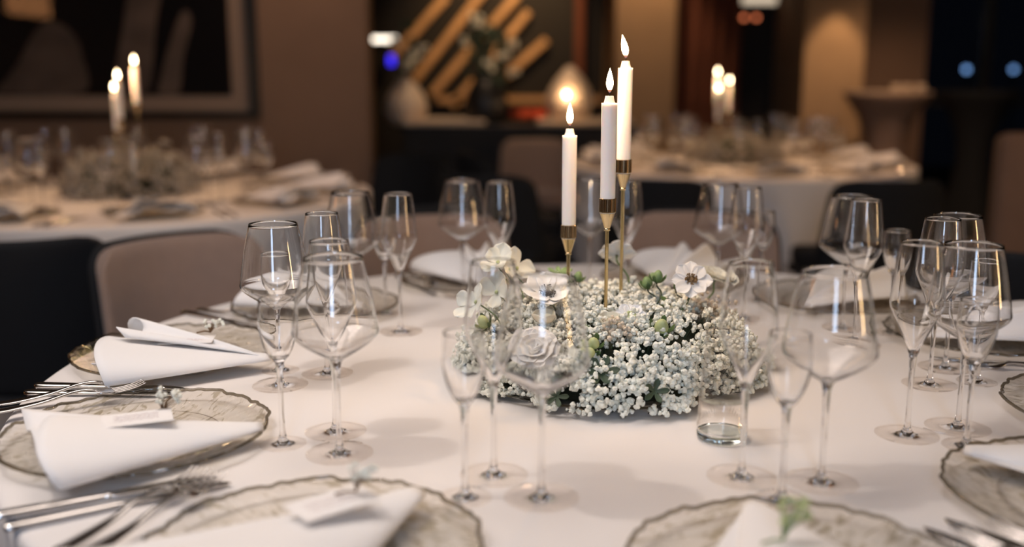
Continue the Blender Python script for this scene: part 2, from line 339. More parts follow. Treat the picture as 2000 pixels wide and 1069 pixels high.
G = [
 ('wine', -.210, 1.148, 'large wine glass overlapping a flute, nearest the napkin with the outlined card'),
 ('flute', -.228, 1.225, 'champagne flute seen through the large wine glass by the smooth napkin'),
 ('shot', -.286, 1.180, 'small glass whose foot stands beside the rim of the smooth napkin plate'),
 ('wine', -.345, 1.424, 'large wine glass beside the scalloped napkin plate, small glass visible through it'),
 ('flute', -.286, 1.485, 'flute standing just behind the overlapping wine glass and flute, beyond the scalloped napkin'),
 ('shot', -.362, 1.500, 'small glass seen through the wine glass by the scalloped napkin'),
 ('flute', -.201, 1.746, 'champagne flute standing alone on open cloth in front of the taupe chair'),
 ('wine', -.298, 1.826, 'tall wine glass behind the lone flute, pale streaks in its bowl'),
 ('shot', -.245, 1.885, 'small glass tucked behind the lone champagne flute'),
 ('wine', -.103, 2.054, 'wine glass at the rear of the table before the middle taupe chair'),
 ('flute', -.025, 1.950, 'flute at the rear of the table beside the ivory orchid bloom'),
 ('wine', .167, 2.106, 'wine glass seen between the two shorter candle holders'),
 ('flute', .232, 2.000, 'flute seen behind the tallest candle holder'),
 ('wine', .418, 1.990, 'rear wine glass beyond the large open anemone'),
 ('flute', .440, 1.850, 'flute beyond the open anemone, between a wine glass and a small glass'),
 ('shot', .510, 2.000, 'small glass just beside the flute beyond the open anemone'),
 ('wine', .607, 1.771, 'wine glass behind a flute, in front of the black chair by the far table'),
 ('flute', .592, 1.655, 'flute overlapping a wine glass, in front of the plate with curled napkin'),
 ('shot', .680, 1.735, 'small dark looking glass between two clusters of taller glasses'),
 ('wine', .684, 1.515, 'wine glass at the back of the crowded cluster of six glasses'),
 ('flute', .623, 1.427, 'flute in the middle of the crowded cluster of six glasses'),
 ('shot', .700, 1.440, 'small glass at the back of the crowded cluster of six glasses'),
 ('wine', .583, 1.240, 'front wine glass of the crowded cluster of six glasses'),
 ('flute', .506, 1.213, 'front flute of the cluster, its foot alone on open cloth'),
 ('shot', .564, 1.172, 'front small glass of the cluster, foot by the textured plate rim'),
 ('wine', .350, 1.061, 'big blurred wine glass beside the small glass, clear of the flowers'),
 ('flute', .263, 1.075, 'champagne flute standing in front of the water tumbler'),
 ('shot', .292, 1.011, 'blurred small glass standing before the flute and wine glass by the tumbler'),
 ('wine', .032, 1.018, 'blurred wine glass with the white rose showing through its bowl'),
 ('flute', -.021, 1.081, 'blurred flute with the ivory orchid showing through its bowl'),
 ('shot', -.051, 1.018, 'blurred small glass before the flower ring, beside a flute foot'),
]
for g in G: glass(*g)

# water tumbler beside the flowers
t = empty('water_tumbler', (.266, 1.20, TZ + .0004)); tag(t, 'tall clear tumbler with a little water beside the white flower ring', 'tumbler')
prof = [(.0001, 0), (.029, 0), (.0318, .003), (.0322, .010), (.030, .06), (.0265, .10), (.0245, .138), (.0238, .1388), (.0232, .138), (.0250, .10), (.0286, .06), (.0300, .022), (.027, .015), (.0001, .014)]
MB().lathe(prof[6:-3] + [(.0300, .020), (.0318, .018), (.0318, .012), (.030, .06), (.0265, .10), (.0245, .138)], 64).build('wall_of_glass', M['glass'], t)
weld(MB().lathe([(.0001, 0), (.029, 0), (.0312, .003), (.0315, .010), (.029, .0105), (.020, .009), (.0001, .008)], 48).build('thick_base', M['tumbler'], t), 1e-6)
a = np.arange(9) * 2 * PI / 8
weld(MB().lathe([(.0238 + .0008 * math.cos(b), .1385 + .0008 * math.sin(b)) for b in a], 64).build('rim', M['stemglass'], t), 1e-6)
MB().lathe([(.0001, .052), (.0278, .052), (.0282, .0528)], 48).build('water', M['water'], t)

# ------------------------------------------------------------------ textured glass plates
def make_plate(R=.160):
    e = empty('glass_charger_plate'); seg = 180; a = np.arange(seg) * 2 * PI / seg
    nr = np.zeros(seg)
    for k in (9, 14, 23, 37, 53): nr += np.sin(a * k + k) * .0011 * (9 / k) ** .4
    prof = [(0.001, .0045), (.3, .0045), (.60, .005), (.70, .0065), (.78, .011), (.86, .0135), (.94, .0155), (.985, .017)]
    rows = []
    for r, z in prof:
        wv = (np.sin(a * 37 + r * 20) + np.sin(a * 61 + 2)) * .0005 * max(0, r - .6) * 2
        rr = R * r + nr * r ** 3
        rows.append(np.stack([rr * np.cos(a), rr * np.sin(a), z + wv], -1))
    MB().grid(np.array(rows), True).build('dish', M['plate'], e)
    # thick wavy rim
    rows = []
    for k in range(8):
        b = k * 2 * PI / 8; rr = R + nr + .0026 * math.cos(b); z = .0175 + .0022 * math.sin(b) + nr * .6
        rows.append(np.stack([rr * np.cos(a), rr * np.sin(a), z], -1))
    rows.append(rows[0]); weld(MB().grid(np.array(rows), True).build('rim', M['plate_edge'], e))
    MB().lathe([(.62 * R, .0005), (.64 * R, .0005), (.645 * R, .005), (.615 * R, .005), (.62 * R, .0005)], 90).build('foot_ring', M['glass'], e)
    return e
PL = [(-.548, 1.572, 'glass charger plate with wavy rim under the scalloped napkin, by the taupe chair'),
      (-.471, 1.192, 'glass charger plate with dark wavy rim under the smooth napkin with card'),
      (-.188, .870, 'blurred glass charger plate cut by the picture edge beside the two forks'),
      (.257, .814, 'blurred glass charger plate before the flute and tumbler, under a pointed napkin'),
      (.630, .994, 'glass charger plate with dark rim beside the front small glass of the cluster'),
      (.834, 1.277, 'glass charger plate cut by the picture edge beside the crowded glasses'),
      (.820, 1.685, 'glass charger plate behind the crowded cluster of glasses'),
      (.655, 1.975, 'glass charger plate with curled napkin behind a wine glass and flute'),
      (.360, 2.180, 'rear glass charger plate beyond the open anemone'),
      (-.090, 2.170, 'rear glass charger plate before the middle taupe chair'),
      (-.385, 1.905, 'glass charger plate behind the lone champagne flute')]
plate0 = None
for i, (x, y, l) in enumerate(PL):
    o = make_plate() if plate0 is None else copy_tree(plate0)
    plate0 = plate0 or o
    o.location = (x, y, TZ); o.rotation_euler.z = i * 1.3
    tag(o, l, 'plate', 'glass charger plates on the main table')
o = copy_tree(plate0); o.location = (.142, 1.50, TZ); o.scale = (1.34, 1.34, .6); tag(o, 'wide glass plate under the white flower ring', 'plate')

# ------------------------------------------------------------------ folded napkins
def napkin_mesh(seed, scallop=.0):
    """local frame: tip at the origin, wide open end towards -x"""
    r_ = random.Random(seed); m = MB(); n = 22; q = 26
    L1 = .262; 
    # under sheet, lying on the plate, sticking out behind the roll
    P = np.zeros((n, q, 3))
    for i in range(n):
        s = i / (n - 1)
        for j in range(q):
            u = -1 + 2 * j / (q - 1)
            x = -s * L1 * (1 + .08 * u); y = u * (.008 + s * .112) + s * .022
            z = .006 + .016 * s * (1 - .4 * u) + s ** 3 * .008 * math.sin(u * 5 + seed)
            P[i, j] = (x, y, z)
    m.grid(P)
    # the roll: a flattened cone open at the wide end with a slanted mouth
    for lay, (w0, h0, Ls, off) in enumerate([(.088, .034, .235, -.022), (.074, .022, .222, -.012)]):
        P = np.zeros((n, q, 3))
        for i in range(n):
            s = i / (n - 1)
            for j in range(q):
                t = j / (q - 1); ang = -.55 + (PI + 1.0) * t
                w_ = .010 + w0 * s; h_ = .006 + h0 * s ** 1.1
                yy = -math.cos(ang) * w_ + off * s; zz = max(0, math.sin(ang)) ** .75 * h_ + .006
                if ang < 0: zz = .006 + .002 * -ang; yy = -w_ * math.cos(ang) + off * s + -.01 * ang * s
                x = -s * (Ls + .030 * (t - .3)) + .012 * s * math.sin(t * 7 + seed)
                P[i, j] = (x, yy, zz)
        m.grid(P)
    if scallop:
        P = np.zeros((n, q, 3))
        for i in range(n):
            s = i / (n - 1)
            for j in range(q):
                u = j / (q - 1)
                hump = math.sin(PI * min(1, .22 + u * .78)) ** .8
                P[i, j] = (-s * (.205 + .016 * math.sin(u * 11)) - .010, -.01 + u * .115 * s, .010 + s ** .8 * hump * (.048 + scallop * math.sin(u * 12 + .6)))
        m.grid(P)
    return m
NK = [(-.375, 1.500, 187, 1, .014, 'white napkin with scalloped upright folds on the plate by the taupe chair'),
      (-.312, 1.184, 201, 2, 0, 'smooth white napkin rolled into a cone, carrying a card with faint script'),
      (-.100, .985, 233, 3, 0, 'blurred white napkin with sprig and card cut by the picture edge'),
      (.246, .950, 268, 4, 0, 'blurred pointed white napkin before the flute and tumbler'),
      (.530, 1.105, -32, 5, 0, 'white napkin on the dark rimmed plate beside the front small glass'),
      (.742, 1.370, -28, 6, 0, 'white napkin corner on the plate cut by the picture edge'),
      (.700, 1.640, 10, 7, .01, 'white napkin behind the crowded cluster of glasses'),
      (.560, 1.870, 42, 8, .012, 'curled white napkin seen through a big wine glass'),
      (.330, 2.060, 74, 9, .014, 'white napkin at the rear beyond the open anemone'),
      (-.045, 2.050, 108, 10, .014, 'white napkin at the rear before the middle taupe chair'),
      (-.270, 1.860, 152, 11, .01, 'white napkin seen through the wine glass by the scalloped napkin')]
for x, y, deg, sd, scal, l in NK:
    o = napkin_mesh(sd, scal).build('napkin', M['napkin'], solid=.0016)
    o.location = (x, y, TZ + .014); o.rotation_euler.z = math.radians(deg + 180)
    if sd == 3: o.scale = (1.25, 1.1, 1)
    tag(o, l, 'napkin', 'napkins on the main table')

# ------------------------------------------------------------------ place cards and sprigs
def card(x, y, z, rz, tilt, label):
    e = empty('place_card', (x, y, TZ + z), math.radians(rz)); e.rotation_euler.x = tilt
    MB().box(-.040, .040, -.024, .024, 0, .0006).build('card', M['card'], e, smooth=False)
    m = MB()
    for k in range(3):
        pts = [(-.026 + .050 * t / 24, .010 - k * .008 + .0035 * math.sin(t * 1.7 + k) * math.cos(t * .5 + k), .0009) for t in range(25)]
        m.tube(pts, .00025, 4)
    m.build('handwriting', M['ink'], e); tag(e, label, 'place card', 'place cards'); return e
def sprig(x, y, z, label, n=16, h=.03, sd=1, green=False):
    r_ = random.Random(sd); e = empty('flower_sprig', (x, y, TZ + z)); s = MB(); f_ = MB()
    for k in range(n):
        a = r_.uniform(0, 6.28); d = r_.uniform(.3, 1); p = Vector((math.cos(a) * .017 * d + .006, math.sin(a) * .012 * d, h * (.5 + .5 * r_.random())))
        s.tube([(0, 0, 0), (p.x * .3, p.y * .3, p.z * .55), tuple(p)], [.0009, .0006, .0003], 5)
        V, F = floret_tpl[k % len(floret_tpl)]; f_.add(V * .0030 + np.array(p), F)
    s.tube([(-.02, -.006, .001), (-.008, -.003, .003), (0, 0, .001)], .0012, 6)
    s.build('stem', M['budg'] if green else M['twig'], e); f_.build('florets', M['lime'] if green else M['gyp'], e, smooth=False); tag(e, label, 'flower sprig', 'sprigs on the napkins'); return e
import bmesh
def tpl(seed, bump=.34):
    b = bmesh.new(); bmesh.ops.create_icosphere(b, subdivisions=2, radius=1.0)
    V = np.array([v.co[:] for v in b.verts]); F = [tuple(v.index for v in f.verts) for f in b.faces]; b.free()
    r = np.random.default_rng(seed); return V * (1 + r.uniform(-bump, bump * .75, (len(V), 1))), F
floret_tpl = [tpl(k) for k in range(8)]
card(-.448, 1.135, .0500, 22, 0, 'white card with faint pink script on the smooth napkin')
card(-.505, 1.500, .050, 8, 0, 'white card on the scalloped napkin')
card(-.172, .893, .050, 40, 0, 'blurred white card on the napkin cut by the picture edge')
sprig(-.430, 1.170, .044, 'dried sprig standing on the smooth napkin with card', 18, .03, 2)
sprig(-.478, 1.530, .054, 'dried sprig on the scalloped napkin', 14, .02, 3)
sprig(-.152, .912, .052, 'blurred dried sprig on the napkin cut by the picture edge', 16, .03, 4)
sprig(.240, .822, .045, 'green sprig on the blurred pointed napkin', 20, .04, 5, True)

# ------------------------------------------------------------------ cutlery
def make_knife():
    e = empty('table_knife'); m = MB()
    m.sweep(spline([(0, 0, .0045, .0035, .0025), (.004, 0, .0045, .0075, .0042), (.03, 0, .0045, .0085, .0043), (.08, 0, .0045, .0070, .0036), (.105, 0, .0045, .0055, .0030), (.112, 0, .0045, .0062, .0034), (.116, 0, .0045, .0050, .0022)], 4), 14).build('handle', M['steel'], e)
    MB().sweep(spline([(.114, 0, .0045, .0052, .0014), (.125, .001, .0045, .0085, .0010), (.16, .0012, .0045, .0098, .0009), (.20, .0005, .0045, .0092, .0008), (.22, -.002, .0045, .0060, .0007), (.228, -.005, .0045, .0015, .0005)], 4), 12).build('blade', M['steel'], e)
    return e
def make_fork():
    e = empty('table_fork')
    MB().sweep(spline([(0, 0, .0035, .0030, .0015), (.005, 0, .0035, .0085, .0024), (.03, 0, .0035, .0090, .0024), (.07, 0, .0060, .0055, .0024), (.105, 0, .0120, .0034, .0024), (.128, 0, .0130, .0034, .0020), (.138, 0, .0105, .0050, .0016)], 4), 12).build('handle', M['steel'], e)
    m = MB(); m.sweep(spline([(.136, 0, .0110, .0048, .0016), (.143, 0, .0082, .0105, .0013), (.150, 0, .0062, .0122, .0012), (.158, 0, .0055, .0122, .0011), (.161, 0, .0055, .0118, .0010)], 3), 14)
    for y in (-.0102, -.0034, .0034, .0102):
        m.sweep(spline([(.158, y, .0055, .0021, .0011), (.175, y, .0058, .0018, .0010), (.192, y, .0085, .0016, .0009), (.204, y, .0125, .0007, .0006)], 3), 8)
    m.build('tined_head', M['steel'], e); return e
kp = {}
def cutlery(kind, a, b, z, label):
    if kind not in kp: kp[kind] = o = make_knife() if kind == 'knife' else make_fork()
    else: o = copy_tree(kp[kind])
    o.location = (a[0], a[1], TZ + z); o.rotation_euler = (0, 0, math.atan2(b[1] - a[1], b[0] - a[0]))
    tag(o, label, kind, 'knives on the main table' if kind == 'knife' else 'forks on the main table')
for c in [
 ('knife', (-.703, 1.378), (-.481, 1.369), .0, 'knife lying before another knife and under a fork, below the scalloped napkin plate'),
 ('knife', (-.704, 1.412), (-.490, 1.398), .0, 'knife closest to the scalloped napkin plate'),
 ('fork', (-.700, 1.288), (-.524, 1.413), .012, 'fork whose tines cross over the two knives'),
 ('fork', (-.694, 1.252), (-.512, 1.378), .012, 'fork partly hidden by the smooth napkin, beside the crossing fork'),
 ('knife', (-.512, .935), (-.316, 1.053), .0, 'knife with round handle end farther from the smooth napkin plate'),
 ('knife', (-.537, .962), (-.334, 1.070), .0, 'knife right against the smooth napkin plate rim'),
 ('fork', (-.428, .866), (-.348, 1.057), .009, 'fork with tips over the knife blades, closer to the plate'),
 ('fork', (-.400, .852), (-.322, 1.045), .009, 'fork with bright tines beside the blurred card napkin'),
 ('knife', (-.640, 1.885), (-.455, 1.765), .0, 'blurred knife behind the scalloped napkin plate'),
 ('fork', (-.620, 1.915), (-.450, 1.805), .0, 'blurred fork behind the scalloped napkin plate'),
 ('knife', (-.265, 2.245), (-.165, 2.055), .0, 'blurred knife with a bright glint beside the lone flute'),
 ('fork', (-.235, 2.265), (-.145, 2.085), .0, 'blurred fork beside the knife behind the lone flute'),
 ('knife', (.560, .760), (.425, .918), .0, 'blurred dark knife at the picture corner, away from the plate'),
 ('knife', (.590, .780), (.455, .938), .0, 'blurred dark knife at the picture corner, beside another knife'),
 ('fork', (.545, .730), (.440, .885), .012, 'blurred fork at the picture corner with a glint'),
 ('fork', (.585, .745), (.478, .905), .012, 'blurred fork closest to the dark rimmed plate'),
 ('knife', (.900, 1.500), (.700, 1.555), .0, 'knife beyond the crowded glasses, between two plates'),
 ('fork', (.905, 1.470), (.705, 1.520), .0, 'fork beyond the crowded glasses, between two plates'),
 ]: cutlery(*c)

# ------------------------------------------------------------------ candles in brass holders
def make_holder(h, base_r=.03):
    e = empty('candle_holder')
    MB().lathe(spline([(.0001, 0), (base_r, 0), (base_r, .003), (base_r * .9, .004), (.006, .005), (.0035, .010)], 3), 40).build('base', M['brass'], e)
    MB().lathe([(.0030, .006), (.0026, h * .5), (.0028, h - .033), (.0046, h - .033), (.0046, h - .029), (.0030, h - .029), (.0001, h - .029)], 20).build('stem', M['brass'], e)
    MB().lathe([(.0001, h - .031), (.0042, h - .030), (.0046, h - .028), (.0105, h - .009), (.0112, h - .006), (.0112, h - .004), (.0001, h - .004)], 36).build('cone', M['brass'], e)
    m = MB(); seg = 72; a = np.arange(seg) * 2 * PI / seg; rr = .0120 + .0005 * np.sign(np.sin(a * 18))
    rows = [np.stack([r * np.cos(a), r * np.sin(a), np.full(seg, z)], -1) for r, z in ((rr * .93, h - .006), (rr, h - .005), (rr, h + .014), (rr * .93, h + .0145), (rr * 0 + .0095, h + .0145), (rr * 0 + .0095, h - .004))]
    m.grid(np.array(rows), True).build('ribbed_cup', M['dbrass'], e, smooth=False)
    return e
def make_candle(H=.163, lean=(.0, .0)):
    e = empty('taper_candle')
    MB().lathe(spline([(.0001, 0), (.0104, 0), (.0107, .002), (.0110, H * .5), (.0111, H - .016), (.0110, H - .0125), (.0085, H - .0105), (.0068, H - .006), (.0058, H - .001), (.0050, H - .0002), (.0001, H - .0010)], 4), 40).build('wax_body', M['wax'], e)
    MB().tube([(0, 0, H - .001), (.0003, 0, H + .004), (.0012, 0, H + .007)], [.0009, .0008, .0006], 6).build('wick', M['wick'], e)
    fl = MB().lathe(spline([(.0001, .0), (.0022, .003), (.0043, .009), (.0050, .014), (.0042, .021), (.0021, .029), (.0001, .035)], 5), 24)
    def bend(V):
        V = V.copy(); V[:, 0] += lean[0] * (V[:, 2] / .035) ** 1.5; return V
    warp(fl, bend).build('flame', M['flame'], e, loc=(0, 0, H + .0035))
    return e
def candle_set(x, y, h, H, lean, lh, lc, light=1.0, gh=None, z0=TZ):
    o = make_holder(h); o.location = (x, y, z0); tag(o, lh, 'candle holder', gh and 'brass candle holders ' + gh)
    c = make_candle(H, lean); c.location = (x, y, z0 + h - .003); tag(c, lc, 'candle', gh and 'taper candles ' + gh)
    if light:
        l = bpy.data.lights.new('candle_light', 'POINT'); l.energy = light; l.color = (1, .62, .32); l.shadow_soft_size = .012
        lo = bpy.data.objects.new('candle_light', l); COL.objects.link(lo); lo.location = (x, y, z0 + h + H + .055)
candle_set(.088, 1.530, .212, .165, (.000, 0), 'shortest brass candle holder of the three in the flower ring', 'lit white candle standing lowest of three over the flowers', .8, 'in the flower ring', TZ + .0)
candle_set(.138, 1.430, .265, .163, (.000, 0), 'middle height brass candle holder in the flower ring', 'lit white candle of middle height over the flowers', .8, 'in the flower ring', TZ + .0)
candle_set(.171, 1.530, .313, .165, (-.006, 0), 'tallest brass candle holder in the flower ring', 'lit white candle standing highest of three over the flowers', .8, 'in the flower ring', TZ + .0)

# ------------------------------------------------------------------ the flower ring
def dome_z(r, R, H):
    return H * (1 - np.clip(r / R, 0, 1) ** 4.0) ** .55
def mound(cx, cy, R, H, N, fr, label, mats=('gyp', 'dgreen', 'moss'), seed=3, detail=True):
    r = np.random.default_rng(seed); e = empty('gypsophila_arrangement', (cx, cy, TZ + .006))
    rad = np.linspace(0, .78, 12) * R
    prof = [(max(q, .0001), float(dome_z(q, R * .78, H * .78))) for q in rad] + [(R * .74, .001), (.0001, .001)]
    MB().lathe(prof[::-1], 48).build('moss_base', M[mats[2]], e)
    # sprays: cluster centres over the dome, florets scattered round each
    Vs = []; Fs = []; st = MB(); off = 0; n = 0; k = 0
    A = [np.array(t_[0]) for t_ in floret_tpl]; Fa = [np.array(t_[1]) for t_ in floret_tpl]
    while n < N:
        k += 1
        u = r.uniform(0, 1) ** .5 * 1.03; th = r.uniform(0, 2 * PI)
        lob = 1 + .05 * math.sin(th * 5 + seed) + .03 * math.sin(th * 9)
        if r.random() < .58:                    # the drooping side
            t_ = r.random(); u = 1.0 - .15 * t_ ** 1.4 + r.uniform(-.02, .03); z = H * (.03 + .68 * t_)
        else: z = float(dome_z(min(u, .95), 1.0, H)) * r.uniform(.92, 1.05); u = min(u, .96)
        q = u * R * lob
        if not detail: z = z * r.uniform(.55, 1.0) + (r.uniform(0, .06) if r.random() < .2 else 0)
        c = np.array([q * math.cos(th), q * math.sin(th), z])
        up = np.array([math.cos(th) * u ** 3 * 1.2, math.sin(th) * u ** 3 * 1.2, 1.0 - .5 * u ** 4]); up /= np.linalg.norm(up)
        root = c - up * .03; m_ = int(r.integers(4, 9)); cr = .0125 * (fr / .004)
        for j in range(m_):
            d = r.normal(0, 1, 3); d /= np.linalg.norm(d); p = c + d * cr * r.uniform(.3, 1.0) + up * r.uniform(-.004, .007)
            if p[2] < .004: p[2] = .004 + r.uniform(0, .004)
            ti = int(r.integers(0, len(A))); s_ = fr * (r.uniform(.72, 1.12) if r.random() > .16 else r.uniform(.3, .5))
            ax = r.normal(0, 1, 3); ax /= np.linalg.norm(ax); ang = r.uniform(0, 6.28)
            Rm = np.array(Matrix.Rotation(ang, 3, Vector(ax)))
            Vs.append(A[ti] @ Rm.T * s_ + p); Fs.append(Fa[ti] + off); off += len(A[ti]); n += 1
            if detail and r.random() < .6: st.tube([tuple(root), tuple(p * .6 + root * .4), tuple(p)], [.0005, .0004, .0003], 3, cap=False)
        if detail: st.tube([tuple(root - up * .01), tuple(root)], .0007, 4, cap=False)
    V = np.vstack(Vs); F = np.vstack(Fs)
    me = bpy.data.meshes.new('gypsophila'); me.from_pydata(V.tolist(), [], F.tolist()); me.materials.append(M[mats[0]])
    o = bpy.data.objects.new('gypsophila', me); COL.objects.link(o); o.parent = e; o['kind'] = 'stuff'
    if st.n: s_o = st.build('green_stems', M[mats[1]], e, smooth=False); s_o['kind'] = 'stuff'
    tag(e, label, 'flower arrangement'); return e
ring = mound(.142, 1.500, .226, .108, 9400, .0041, "low round mound of white baby's breath on the glass plate under three candles")
# beige dried florets tucked in at the side
b_ = MB(); r = np.random.default_rng(11)
for k in range(170):
    d = r.normal(0, 1, 3) * np.array([.020, .018, .010]); V, F = floret_tpl[k % 8]; b_.add(V * .0034 * r.uniform(.7, 1.1) + np.array([.150, -.005, .092]) + d, F)
b_.build('beige_florets', M['gyp2'], ring, smooth=False)['kind'] = 'stuff'
b_ = MB()
for k in range(60):
    d = r.normal(0, 1, 3) * np.array([.012, .010, .008]); V, F = floret_tpl[k % 8]; b_.add(V * .0034 * r.uniform(.7, 1.1) + np.array([.002, -.155, .098]) + d, F)
b_.build('beige_florets', M['gyp2'], ring, smooth=False)['kind'] = 'stuff'

def petal(L, W, cup=.4, curl=0.0, n=7, m=7, ruffle=0.0, sd=0, base=.25):
    P = np.zeros((n, m, 3))
    for i in range(n):
        s = i / (n - 1); wd = W * .5 * (base + (1 - base) * math.sin(min(1, s * 1.25) * PI * .5)) * (math.sqrt(max(0, 1 - max(0, (s - .55) / .45) ** 2.2)) if s > .55 else 1)
        wd = max(wd, .0004)
        for j in range(m):
            u = -1 + 2 * j / (m - 1); ang = cup * s + curl * s * s
            x = L * s * math.cos(ang * .5); z = L * s * math.sin(ang * .5) + u * u * wd * .25 + ruffle * math.sin(u * 5 + sd + s * 4) * s * L * .1
            P[i, j] = (x, u * wd, z)
    return P
def rotz(P, a):
    c, s = math.cos(a), math.sin(a); Q = P.copy(); Q[..., 0] = P[..., 0] * c - P[..., 1] * s; Q[..., 1] = P[..., 0] * s + P[..., 1] * c; return Q
def face(o, d):
    o.rotation_euler = Vector(d).normalized().to_track_quat('Z', 'Y').to_euler()
def stem_to(o, name, target, mat, r=.0016, parent=None, bend=.01):
    """stem tube in world coordinates parented to o"""
    bpy.context.view_layer.update()
    inv = o.matrix_world.inverted(); a = Vector(o.location); b = Vector(target); mid = (a + b) / 2 + Vector((bend, 0, 0))
    back = o.matrix_world.to_3x3() @ Vector((0, 0, -.012)) + a
    pts = [inv @ Vector(tuple(p)) for p in spline([tuple(a), tuple(back), tuple(mid), tuple(b)], 5)]
    return MB().tube([tuple(p) for p in pts], r, 8).build(name, mat, o)
def anemone(loc, d, R, label, root, cup=.5, sd=0, center='stamen', n=8):
    e = empty('anemone', (loc[0], loc[1], TZ + loc[2])); face(e, d); rr = random.Random(sd)
    for k in range(n):
        P = petal(R * rr.uniform(.92, 1.06), R * .80, cup * rr.uniform(.8, 1.2) + (.12 if k % 2 else 0), -.2, sd=k, ruffle=.35)
        P[..., 2] += .0008 * (k % 3); MB().grid(rotz(P, k * 2 * PI / n + rr.uniform(-.1, .1))).build('petal', M['petal'], e, solid=.0005, sub=1)
    m = MB()
    for k in range(70):
        a = rr.uniform(0, 6.28); q = R * (.16 + .16 * rr.random()) ; h = R * rr.uniform(.12, .24)
        p = (q * math.cos(a), q * math.sin(a), h); m.tube([(p[0] * .3, p[1] * .3, .001), p], .0003, 4)
        V, F = floret_tpl[k % 8]; m.add(V * .0010 + np.array(p), F)
    for k in range(3): V, F = floret_tpl[k]; m.add(V * np.array([1, 1, .7]) * R * .14 + np.array([0, 0, R * .08]), F)
    m.build('stamens', M[center], e, smooth=False)
    stem_to(e, 'stem', (root[0], root[1], TZ + root[2]), M['green'])
    tag(e, label, 'flower', 'anemones in the flower ring'); return e
anemone((.270, 1.470, .150), (-.05, -.80, .62), .031, 'open white anemone with brown centre, leaning out over the beige florets', (.235, 1.44, .09), .35, 2, 'stam2')
anemone((.052, 1.425, .138), (.05, -.45, 1.0), .044, 'wide white anemone with near black centre before the shortest candle', (.060, 1.44, .09), .75, 3)
anemone((.175, 1.630, .160), (.05, .65, .75), .034, 'white anemone facing away behind the two taller candle holders', (.19, 1.60, .09), .5, 4)
anemone((.170, 1.392, .112), (.1, -.6, 1), .024, 'small white flower with yellowish centre beside the cream bud', (.17, 1.40, .07), .5, 5, 'lime', 9)
def rose(loc, d, R, label, mat, root=None, rings=4, cat='flower', name='rose', tight=.0):
    e = empty(name, (loc[0], loc[1], TZ + loc[2])); face(e, d); k0 = 0
    for q in range(rings):
        n = 3 + q; rad = R * (q + 1) / rings; cup = 2.3 - q * (.55 - tight)
        m = MB()
        for k in range(n):
            P = petal(rad * 1.15, rad * 1.5, cup, -.3, ruffle=.3, sd=k + q, base=.5); P[..., 2] += R * .05 * (rings - q) * .4
            P[..., 0] += rad * .10; m.grid(rotz(P, k * 2 * PI / n + q * .7))
        m.build('petals', mat, e, solid=.0005, sub=1)
    if root: stem_to(e, 'stem', (root[0], root[1], TZ + root[2]), M['green'])
    tag(e, label, cat); return e
rose((.030, 1.318, .084), (-.1, -.8, .8), .031, 'full white rose low in the flowers, seen through the blurred wine glass', M['petal'], (.04, 1.34, .05), 5)
rose((.1365, 1.360, .108), (-.1, -.25, 1), .017, 'closed cream bud at the middle of the flower mound', M['cream'], (.135, 1.37, .06), 3, 'flower bud', 'cream_bud', .42)
rose((.046, 1.380, .105), (0, -.1, 1), .020, 'drooping beige green tulip bud below the dark centred anemone', M['cream'], (.046, 1.39, .06), 3, 'flower bud', 'tulip_bud', .45)
rose((.335, 1.600, .128), (.3, -.2, .9), .026, 'pale green lisianthus behind the open anemone', M['orchid'], (.30, 1.58, .08), 4, 'flower', 'lisianthus')
# orchid-like ivory blooms
def orchid(loc, d, R, label, root, n=5, sd=0):
    e = empty('ivory_bloom', (loc[0], loc[1], TZ + loc[2])); face(e, d); rr = random.Random(sd)
    for k in range(n): MB().grid(rotz(petal(R * rr.uniform(.7, 1.15), R * rr.uniform(.8, 1.1), rr.uniform(.3, 1.7), -.3, ruffle=.9, sd=k), k * 2 * PI / n + rr.uniform(-.3, .3))).build('petal', M['orchid'], e, solid=.0005, sub=1)
    m = MB(); V, F = floret_tpl[0]; m.add(V * .003 + np.array([0, 0, .003]), F); m.build('centre', M['lime'], e)
    stem_to(e, 'stem', (root[0], root[1], TZ + root[2]), M['green'], .0012); tag(e, label, 'flower', 'ivory orchid blooms'); return e
orchid((-.020, 1.500, .172), (-.2, -.6, .8), .035, 'ivory bloom highest above the flowers, seen through the flute rim', (.02, 1.47, .09), 5, 1)
orchid((.006, 1.520, .158), (.5, -.5, .6), .033, 'ivory bloom with upright petals beside the dark centred anemone', (.03, 1.48, .09), 4, 2)
orchid((-.022, 1.480, .130), (-.3, -.8, .4), .033, 'ivory bloom hanging below the highest ivory bloom', (.01, 1.46, .08), 4, 5)
orchid((-.058, 1.420, .128), (-.6, -.5, .4), .031, 'ivory bloom reaching out sideways over the cloth on a thin stem', (-.01, 1.41, .09), 4, 3)
# green buds
def bud(loc, d, R, label, root, mat='budg', g='green buds in the flower ring'):
    e = empty('green_bud', (loc[0], loc[1], TZ + loc[2])); face(e, d)
    MB().lathe(spline([(.0001, -R), (R * .55, -R * .75), (R, .0), (R * .85, R * .9), (R * .45, R * 1.5), (.0001, R * 1.7)], 4), 14).build('bud', M[mat], e)
    m = MB()
    for k in range(5): m.grid(rotz(petal(R * 2.4, R * .9, 1.9, -.2) + np.array([R * .25, 0, -R * 1.0]), k * 1.257))
    m.build('sepals', M['green'], e, solid=.0004)
    stem_to(e, 'stem', (root[0], root[1], TZ + root[2]), M['dgreen'], .0013); tag(e, label, 'flower bud', g); return e
bud((.224, 1.500, .148), (.1, 0, 1), .0075, 'taller green bud of the pair beside the open anemone', (.214, 1.48, .10))
bud((.208, 1.500, .138), (-.2, 0, 1), .0075, 'shorter green bud of the pair beside the open anemone', (.212, 1.48, .10))
bud((.210, 1.360, .104), (0, -.6, .8), .0100, 'pale lime bud on the front slope of the mound', (.205, 1.38, .06), 'lime')
